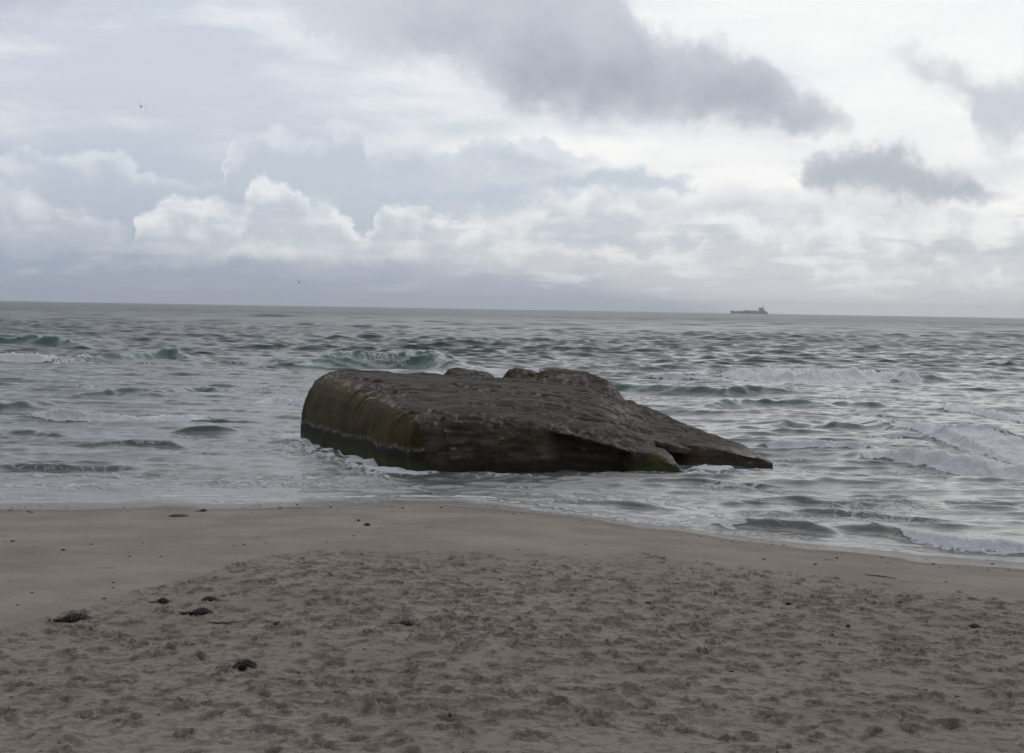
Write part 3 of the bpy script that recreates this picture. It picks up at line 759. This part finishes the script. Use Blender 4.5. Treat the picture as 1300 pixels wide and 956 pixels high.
col_ = q.mix(col_, (.070, .046, .028), (pz_.ss(.8, .4)*px_.ss(4.9, 5.3)*up_.ss(0, .9, 1, .2))*a1.ss(.35, .5)*.6)
h = a2*.5+a4*.18+a3*.45*(up_*-1+1)+q.voronoi(q.vadd(P, q.noise(P, 2, 3, .5, col=True), .5), 1.1, 'DISTANCE_TO_EDGE').ss(0, .05, -.35, 0)*up_*.7
nrm = q.bump(h*west.ss(0, 1, 1, .3), .05, .8)
wetr = (low*up_).ss(0, 1, .66, .3)
pr = q.princ(base=col_, rough=wetr + (a2-.5)*.25, normal=nrm, ior=1.4); pr.inputs['Specular IOR Level'].default_value = .16
CONC = m

me = remeshed(bm, .05, 2); me.name = 'bunker'; weather(me, 1.0, True)
bunker = link_mesh('bunker', me, CONC)
tag(bunker, 'big dark weathered concrete bunker block tilted and half sunk in the surf', 'bunker')
def block(name, pts, vox=.045, amp=1.1, label=None, sm=2):
    me = remeshed(hull_bm([tuple(p) for p in pts]), vox, sm); me.name = name; weather(me, amp)
    o = link_mesh(name, me, CONC, bunker)
    if label: o['label'] = label
    return o
# lower slab breaking away on the east side
block('broken_slab', [P_(815, 552, 44.4), P_(870, 563, 44.3), P_(884, 567, 44.0), P_(930, 575, 44.0), P_(958, 579, 44.0), P_(981, 586.5, 44.1), P_(979, 582, 44.6),
                      P_(900, 550, 47.0), P_(850, 530, 48.4), P_(797, 508, 49.8), P_(780, 515, 49), 
                      (3.6, 44.6, -1), (5.2, 43.55, -1), (6.3, 43.5, -1), (7.7, 43.75, -1), (7.8, 44.5, -1), (6.2, 47.1, -1), (4.0, 50.0, -1), (3.2, 49, -1)], amp=1.7, label='low wet slab with brown broken edge sloping into the water')
# pointed chunk at the front corner
block('fallen_chunk', [P_(780, 563, 42.2), P_(800, 569, 41.75), P_(830, 575.5, 41.5), P_(843, 571, 42.6), P_(820, 565, 42.9), P_(856, 588, 41.25), P_(867, 600, 41.0),
                       at_z(818, 600)-[0, 0, 1], at_z(822, 604)-[0, 0, 1], (4.78, 40.95, -1), (4.8, 41.6, -1), (4.4, 42.9, -1), (3.4, 43.2, -1)], label='pointed chunk with a green weed patch')
# ledge between the two, its front broken away to a dark hollow
block('ledge', [P_(800, 553, 43.4), P_(846, 562, 43.5), P_(866, 566, 43.9), P_(880, 572, 44.0), P_(800, 535, 46), P_(880, 556, 46),
                P_(846, 573, 43.45), P_(872, 578, 43.8), P_(800, 566, 43.4), P_(880, 575, 46)], label='thin ledge over a dark hollow')
# lumps left standing on the seaward rim
block('rim_lump', [P_(561, 477, 51.0), P_(569, 466, 51.0), P_(581, 462.5, 51.1), P_(603, 465, 51.2), P_(620, 469.5, 51.2), P_(629, 477, 51.1), P_(600, 481, 50.2), P_(575, 479, 50.3),
                   P_(564, 482, 51.6), P_(626, 482, 51.8), P_(585, 468, 51.7), (-2.2, 51.4, .8), (-.6, 51.4, .8), (-1.4, 50.2, .8)], amp=1.35, label='small brown lump on the far edge of the roof')
block('rim_lump', [P_(634, 479, 50.8), P_(645, 467.5, 50.9), P_(655, 463.5, 50.9), P_(674, 468, 51.0), P_(690, 474, 51.1), P_(700, 482, 50.4), P_(650, 483, 50.1),
                   P_(640, 478, 51.6), P_(690, 478, 51.8), (-.3, 51.3, .8), (1.3, 51.3, .8), (.5, 50.2, .8)], amp=1.35, label='dark rounded lump beside the long rim')
block('roof_rim', [P_(672, 476, 50.9), P_(690, 469.5, 50.8), P_(712, 468, 50.8), P_(742, 472, 50.6), P_(766, 480, 50.4), P_(783, 490, 50.2), P_(790, 503, 49.9), P_(794, 512, 49.5),
                   P_(690, 484, 49.9), P_(735, 492, 49.2), P_(765, 502, 49.0), (1.2, 51.4, .6), (3.2, 51.2, .6), (4.0, 50.3, .4), (1.0, 50.0, .6), (3.2, 49.0, .4)], amp=1.5, label='raised dark rim along the back of the roof')

for o in bunker.children:
    if o.name.startswith('rim_lump'): o.location.z = -.06

# ---------------------------------------------------------------- seaweed, driftwood, pebbles
m, q = material('dried_seaweed')
tc = q.new('TexCoord'); P = N(q.t, tc.outputs['Object']); a = q.noise(P, 22, 4, .6)
q.princ(base=q.mix((.010, .008, .006), (.040, .026, .014), a.ss(.35, .7)), rough=.55); WEED = m
m, q = material('brown_seaweed')
tc = q.new('TexCoord'); P = N(q.t, tc.outputs['Object']); a = q.noise(P, 22, 4, .6)
q.princ(base=q.mix((.035, .022, .010), (.095, .055, .022), a.ss(.35, .7)), rough=.6); WEEDB = m
m, q = material('driftwood')
tc = q.new('TexCoord'); P = N(q.t, tc.outputs['Object']); a = q.noise(q.mapping(P, sc=(1, 14, 14)), 6, 4, .6)
q.princ(base=q.mix((.05, .032, .018), (.13, .09, .05), a), rough=.8); WOOD = m
m, q = material('dark_stone')
tc = q.new('TexCoord'); P = N(q.t, tc.outputs['Object']); q.princ(base=q.mix((.02, .019, .018), (.06, .055, .05), q.noise(P, 30, 3)), rough=.4); STONE = m

def tube(bm, pts, rad, sides=5, flat=.45):
    ring = []
    for i, p in enumerate(pts):
        d = (pts[min(i+1, len(pts)-1)]-pts[max(i-1, 0)]).normalized()
        s = d.cross(Vector((0, 0, 1))); s = s.normalized() if s.length > 1e-4 else Vector((1, 0, 0)); u_ = s.cross(d)
        r = rad*(1-.75*abs(2*i/(len(pts)-1)-1)**3)
        ring.append([bm.verts.new(p+s*r*math.cos(6.283*k/sides)+u_*r*flat*math.sin(6.283*k/sides)) for k in range(sides)])
    for a, b in zip(ring[:-1], ring[1:]):
        for k in range(sides): bm.faces.new((a[k], a[(k+1) % sides], b[(k+1) % sides], b[k]))
    bm.faces.new(ring[0][::-1]); bm.faces.new(ring[-1])
def clump(px, py, wpx, hpx, label, mat=None, tail=0, n=None, seed=0):
    rnd = random.Random(seed*31+int(px)); p = on_sand(px, py); D = p[1]
    w = wpx/F*D*.5; h = hpx/F*D*.66; dpt = w*.9
    z0 = sand_z(p[0], p[1])
    bm = bmesh.new()
    bmesh.ops.create_icosphere(bm, subdivisions=3, radius=1)
    for v in bm.verts:
        c = v.co.copy(); k = 1+.55*(mnoise.noise(c*2.3+Vector((px, py, 0)))+.5*mnoise.noise(c*6))
        v.co = Vector((c.x*w*.6*k, c.y*dpt*.6*k, max(c.z, -.15)*h*.42*k))
    n = n or int(40+wpx*3.0)
    for _ in range(n):
        a = rnd.uniform(0, 6.283); r = rnd.random()**.6*.75
        s = Vector((math.cos(a)*w*r, math.sin(a)*dpt*r, 0)); hd = rnd.uniform(0, 6.283); ln = w*rnd.uniform(.5, 1.3)
        pts = []
        for i in range(7):
            q_ = s+Vector((math.cos(hd), math.sin(hd)*.8, 0))*ln*(i/6-.5)
            rr = (q_.x/w)**2+(q_.y/dpt)**2
            q_.z = max(.003, h*(.95-.8*rr)*rnd.uniform(.35, 1.25)) if rr < 1.15 else .004
            pts.append(q_); hd += rnd.uniform(-.45, .45)
        tube(bm, pts, rnd.uniform(.004, .009)*(1+w))
    for _ in range(abs(tail)*2):
        s_ = -1 if tail < 0 else 1; yy = rnd.uniform(-.3, .3)*dpt; hd = 0
        pts = [Vector((s_*w*(.4+i*.22*rnd.uniform(.8, 1.3)), yy+dpt*.10*i*rnd.uniform(-1, .4), h*max(.05, .4-i*.08))) for i in range(8)]
        tube(bm, pts, rnd.uniform(.010, .02)*(1+w))
    me = bpy.data.meshes.new('seaweed_clump'); bm.to_mesh(me); bm.free()
    for f in me.polygons: f.use_smooth = True
    o = link_mesh('seaweed_clump', me, mat or WEED); o.location = (p[0], p[1], z0+.008)
    tag(o, label, 'seaweed', 'seaweed clumps washed up on the sand'); return o
clump(97, 785, 40, 11, 'longest black seaweed clump, at the far left, with a thin tail trailing left', tail=-5, seed=1)
clump(207, 765, 17, 7, 'small black seaweed clump with a thread trailing to its left, left of the pair', tail=-2, seed=2)
clump(266, 763, 22, 7, 'upper black seaweed clump of the close pair, compact', tail=1, seed=3)
clump(257, 779, 28, 8, 'lower seaweed clump of the close pair, wispy on its left', tail=-4, seed=4)
clump(312, 847, 34, 14, 'thickest dark seaweed clump, nearest the camera, with a brown tail at its left', tail=-6, seed=5)
clump(258, 648, 10, 4, 'small brown seaweed lump just above the water line on smooth wet sand', WEEDB, tail=-1, seed=6)
clump(226, 654, 24, 2.5, 'thin flat brown streak of seaweed on smooth sand near the water', WEEDB, seed=7)
clump(466, 668, 9, 4, 'small dark seaweed bit on smooth sand in front of the bunker, larger of two', seed=8)
clump(455, 663, 5, 2.5, 'tiny dark seaweed bit beside a larger one in front of the bunker', seed=9)
clump(1237, 798, 19, 7, 'black seaweed clump lying alone on the trampled sand at the right', tail=1, seed=10)
clump(516, 793, 22, 5, 'flat dark seaweed clump in the trampled sand below the bunker corner', tail=-2, seed=11)
clump(823, 770, 9, 5, 'small black seaweed clump in the middle right of the trampled sand', seed=12)
clump(353, 794, 16, 4, 'low brown seaweed clump to the right of the reddish twig', WEEDB, tail=2, seed=13)
clump(1001, 771, 9, 4, 'small black seaweed scrap right of centre on churned sand', seed=14)
clump(1077, 796, 7, 4, 'tiny round black seaweed scrap in the lower right footprints', seed=15)
def stick(pa, pb, rad, label, name='stick'):
    a, b = on_sand(*pa), on_sand(*pb); c = (a+b)/2; bm = bmesh.new(); rnd = random.Random(int(pa[0]))
    A1, B1 = Vector(a-c), Vector(b-c)
    pts = []
    for i in range(9):
        p = A1.lerp(B1, i/8); w = p+Vector(c)
        p.z = sand_z(w.x, w.y)-c[2]+rad*.8+rnd.uniform(0, rad); p.y += rnd.uniform(-1, 1)*rad; pts.append(p)
    tube(bm, pts, rad, 7, .9)
    me = bpy.data.meshes.new(name); bm.to_mesh(me); bm.free()
    for f in me.polygons: f.use_smooth = True
    o = link_mesh(name, me, WOOD); o.location = tuple(c); tag(o, label, 'stick', 'sticks lying on the sand'); return o
stick((262, 794), (303, 792), .014, 'short reddish brown twig lying between footprints at the lower left')
stick((1096, 730), (1138, 736), .010, 'long thin pale brown stick on smooth sand at the right near the water')
for k, (px, py) in enumerate([(356, 644), (377, 640.5), (420, 643), (970, 709), (1185, 716), (1260, 716), (1035, 716), (1157, 765), (560, 645)]):
    p = on_sand(px, py); r = .022+.012*random.random()
    bm = bmesh.new(); bmesh.ops.create_icosphere(bm, subdivisions=2, radius=1)
    for v in bm.verts: v.co = Vector((v.co.x*r*1.5, v.co.y*r*1.1, v.co.z*r*.8))*(1+.25*mnoise.noise(v.co*1.5+Vector((k*3, 0, 0))))
    me = bpy.data.meshes.new('pebble'); bm.to_mesh(me); bm.free()
    for f in me.polygons: f.use_smooth = True
    o = link_mesh('pebble', me, STONE); o.location = (p[0], p[1], sand_z(p[0], p[1])+r*.3)
    tag(o, 'small dark pebble lying by itself on the smooth sand near the water', 'pebble', 'dark pebbles along the water line')

# crumbs of weed and shell strewn over the beach
bm = bmesh.new(); rnd = random.Random(5)
for _ in range(380):
    if rnd.random() < .35:
        x_ = rnd.uniform(-13, 14); y_ = float(shore(x_))-rnd.uniform(.25, 2.2)
    else:
        x_ = rnd.uniform(-13, 14); y_ = rnd.uniform(12, 27)
        if mnoise.noise(Vector((x_*.35, y_*.5, 0))) < -.05: continue
    if y_ > shore(x_)-.2: continue
    z_ = sand_z(x_, y_); r = rnd.uniform(.006, .022)*(1.6 if rnd.random() < .1 else 1); hd = rnd.uniform(-.5, .5)
    pts = [Vector((x_+math.cos(hd)*r*k*1.3, y_+math.sin(hd)*r*k+rnd.uniform(-.3, .3)*r, z_+r*.35+rnd.uniform(0, .4)*r)) for k in (-1, -.3, .4, 1.1)]
    tube(bm, pts, r*.55, 5, .7)
me = bpy.data.meshes.new('seaweed_crumbs'); bm.to_mesh(me); bm.free()
tag(link_mesh('seaweed_crumbs', me, WEED), 'countless tiny crumbs of dark seaweed strewn over the sand', 'seaweed', kind='stuff')

# ---------------------------------------------------------------- the ship on the horizon
def flat_mat(name, c, r=.6):
    m, q = material(name); tc = q.new('TexCoord'); n = q.noise(N(q.t, tc.outputs['Object']), .15, 3)
    q.princ(base=q.mix(tuple(v*.88 for v in c), tuple(min(1, v*1.1) for v in c), n), rough=r); return m
HULLM, DECKM, WHITEM, DARKM = flat_mat('ship_hull_paint', (.21, .23, .30)), flat_mat('deck_paint', (.16, .15, .13)), flat_mat('pale_ship_paint', (.30, .31, .34)), flat_mat('ship_funnel_paint', (.11, .12, .15))
SD = 6000.0; sp0 = at_y(951, 397.5, SD)
ship = bpy.data.objects.new('cargo_ship', None); COL.objects.link(ship); ship.location = (sp0[0], SD, 0)
ship.rotation_euler.z = R(4)
tag(ship, 'long grey-blue cargo ship seen side-on, far away on the horizon', 'ship')
U_ = SD/F
def boxes(name, bl, mat, parent=ship):
    bm = bmesh.new()
    for x0, x1, y0, y1, z0, z1 in bl:
        r = bmesh.ops.create_cube(bm, size=1)
        for v in r['verts']: v.co = Vector(((x0+x1)/2+v.co.x*(x1-x0), (y0+y1)/2+v.co.y*(y1-y0), (z0+z1)/2+v.co.z*(z1-z0)))
    bmesh.ops.bevel(bm, geom=bm.edges[:], offset=.3, segments=1, affect='EDGES')
    me = bpy.data.meshes.new(name); bm.to_mesh(me); bm.free(); return link_mesh(name, me, mat, parent)
# hull: loft of sections, bow on the left
bm = bmesh.new(); secs = []
for i in range(21):
    s = i/20; x_ = -73.5+147*s
    hw = 11.5*min(1, (s/.16)**.6 if s < .16 else 1)*(1 if s < .9 else 1-.35*((s-.9)/.1)**2)
    hw = max(hw, .4); zt = 9.2+(3.6*(1-s/.12) if s < .12 else 0)+(1.0 if s > .84 else 0)
    xo = -4.0*(1-s/.1) if s < .1 else 0
    secs.append([bm.verts.new(p) for p in ((x_+xo, -hw, zt), (x_+xo*.3, -hw*.97, 3), (x_, -hw*.8, -5), (x_, hw*.8, -5), (x_+xo*.3, hw*.97, 3), (x_+xo, hw, zt))])
for a, b in zip(secs[:-1], secs[1:]):
    for k in range(6): bm.faces.new((a[k], a[(k+1) % 6], b[(k+1) % 6], b[k]))
bm.faces.new(secs[0][::-1]); bm.faces.new(secs[-1]); bmesh.ops.recalc_face_normals(bm, faces=bm.faces)
me = bpy.data.meshes.new('hull'); bm.to_mesh(me); bm.free(); link_mesh('hull', me, HULLM, ship)
boxes('hatch', [(-48, -22, -8, 8, 9.3, 11.2)], WHITEM)
boxes('cargo', [(-20, -1, -9, 9, 9.3, 14.2)], DECKM)
boxes('cargo', [(4, 34, -9, 9, 9.3, 13.6)], WHITEM)
boxes('superstructure', [(40, 52, -10, 10, 10.3, 19), (42, 50, -9, 9, 19, 23.0), (41, 49.5, -11, 11, 23, 25.5)], DARKM)
boxes('deckhouse', [(53, 66, -9, 9, 10.3, 14.5)], WHITEM)
boxes('funnel', [(54.5, 59.5, -3, 3, 14.5, 26)], DARKM)
boxes('mast', [(56.6, 57.8, -.6, .6, 26, 33), (55.4, 59, -.4, .4, 28, 29)], DARKM)
boxes('mast', [(45, 45.9, -.5, .5, 25.5, 30)], DARKM)
boxes('foremast', [(-66, -65.1, -.5, .5, 12.4, 18)], WHITEM)

# ---------------------------------------------------------------- gulls
GULL = flat_mat('gull_plumage', (.045, .045, .05))
def gull(px, py, D, span, lift, bank, yaw, label):
    bm = bmesh.new(); secs = []
    for s, r, z in ((-.5, .01, 0), (-.44, .03, .005), (-.34, .055, .01), (-.15, .085, 0), (.1, .09, -.01), (.28, .06, 0), (.38, .048, .02), (.46, .042, .02), (.5, .016, .012), (.56, .006, .0)):
        secs.append([bm.verts.new((r*math.cos(k*.7854)*.9, s*.55, z+r*math.sin(k*.7854)*.9)) for k in range(8)])
    for a, b in zip(secs[:-1], secs[1:]):
        for k in range(8): bm.faces.new((a[k], a[(k+1) % 8], b[(k+1) % 8], b[k]))
    bm.faces.new(secs[0][::-1]); bm.faces.new(secs[-1])
    for sg in (-1, 1):
        ws = []
        for f_, ch, sw, z in ((.04, .17, .0, .03), (.22, .16, .03, .10*lift), (.42, .14, .06, .15*lift), (.62, .11, .02, .10*lift), (.82, .07, -.06, -.02*lift), (1.0, .015, -.15, -.20*lift)):
            x_ = sg*f_*span/2; t_ = ch*.09
            ws.append([bm.verts.new(p) for p in ((x_, sw+ch*.75, z), (x_, sw, z+t_), (x_, sw-ch*.5, z), (x_, sw, z-t_*.5))])
        for a, b in zip(ws[:-1], ws[1:]):
            for k in range(4): bm.faces.new((a[k], a[(k+1) % 4], b[(k+1) % 4], b[k]))
        bm.faces.new(ws[0]); bm.faces.new(ws[-1])
    bmesh.ops.create_cone(bm, cap_ends=True, segments=6, radius1=.07, radius2=.02, depth=.12, matrix=Matrix.Translation((0, -.31, 0)) @ Matrix.Rotation(R(90), 4, 'X') @ Matrix.Diagonal((1.3, .25, 1, 1)))
    bmesh.ops.recalc_face_normals(bm, faces=bm.faces)
    me = bpy.data.meshes.new('gull'); bm.to_mesh(me); bm.free()
    for f in me.polygons: f.use_smooth = True
    o = link_mesh('gull', me, GULL); o.location = tuple(at_y(px, py, D)); o.rotation_euler = (R(12), R(bank), R(yaw))
    tag(o, label, 'gull', 'gulls flying over the sea'); return o
gull(179, 135.5, 150, 1.4, 1.5, 24, 10, 'larger gull banking high in the upper left sky')
gull(380, 359, 190, 1.15, 2.0, 0, 0, 'small far gull flying just above the horizon')

# ---------------------------------------------------------------- sea air
hm, q = material('sea_air')
pv = q.new('VolumePrincipled'); pv.inputs['Color'].default_value = (.90, .94, 1, 1); pv.inputs['Density'].default_value = 9e-5
pv.inputs['Anisotropy'].default_value = 0.3
ho = q.new('OutputMaterial'); q.t.links.new(pv.outputs[0], ho.inputs['Volume'])
bm = bmesh.new(); r = bmesh.ops.create_cube(bm, size=1)
for v in r['verts']: v.co = Vector((v.co.x*98000, 3900+v.co.y*8700, -4.3+(v.co.z+.5)*64.3))
me = bpy.data.meshes.new('haze'); bm.to_mesh(me); bm.free(); hz = link_mesh('haze', me, hm); tag(hz, kind='stuff')
SC.cycles.use_adaptive_sampling = True; SC.cycles.adaptive_threshold = .012; SC.cycles.adaptive_min_samples = 12
SC.cycles.use_denoising = True; SC.cycles.denoiser = 'OPENIMAGEDENOISE'; SC.cycles.denoising_input_passes = 'RGB_ALBEDO_NORMAL'; SC.cycles.denoising_prefilter='ACCURATE'
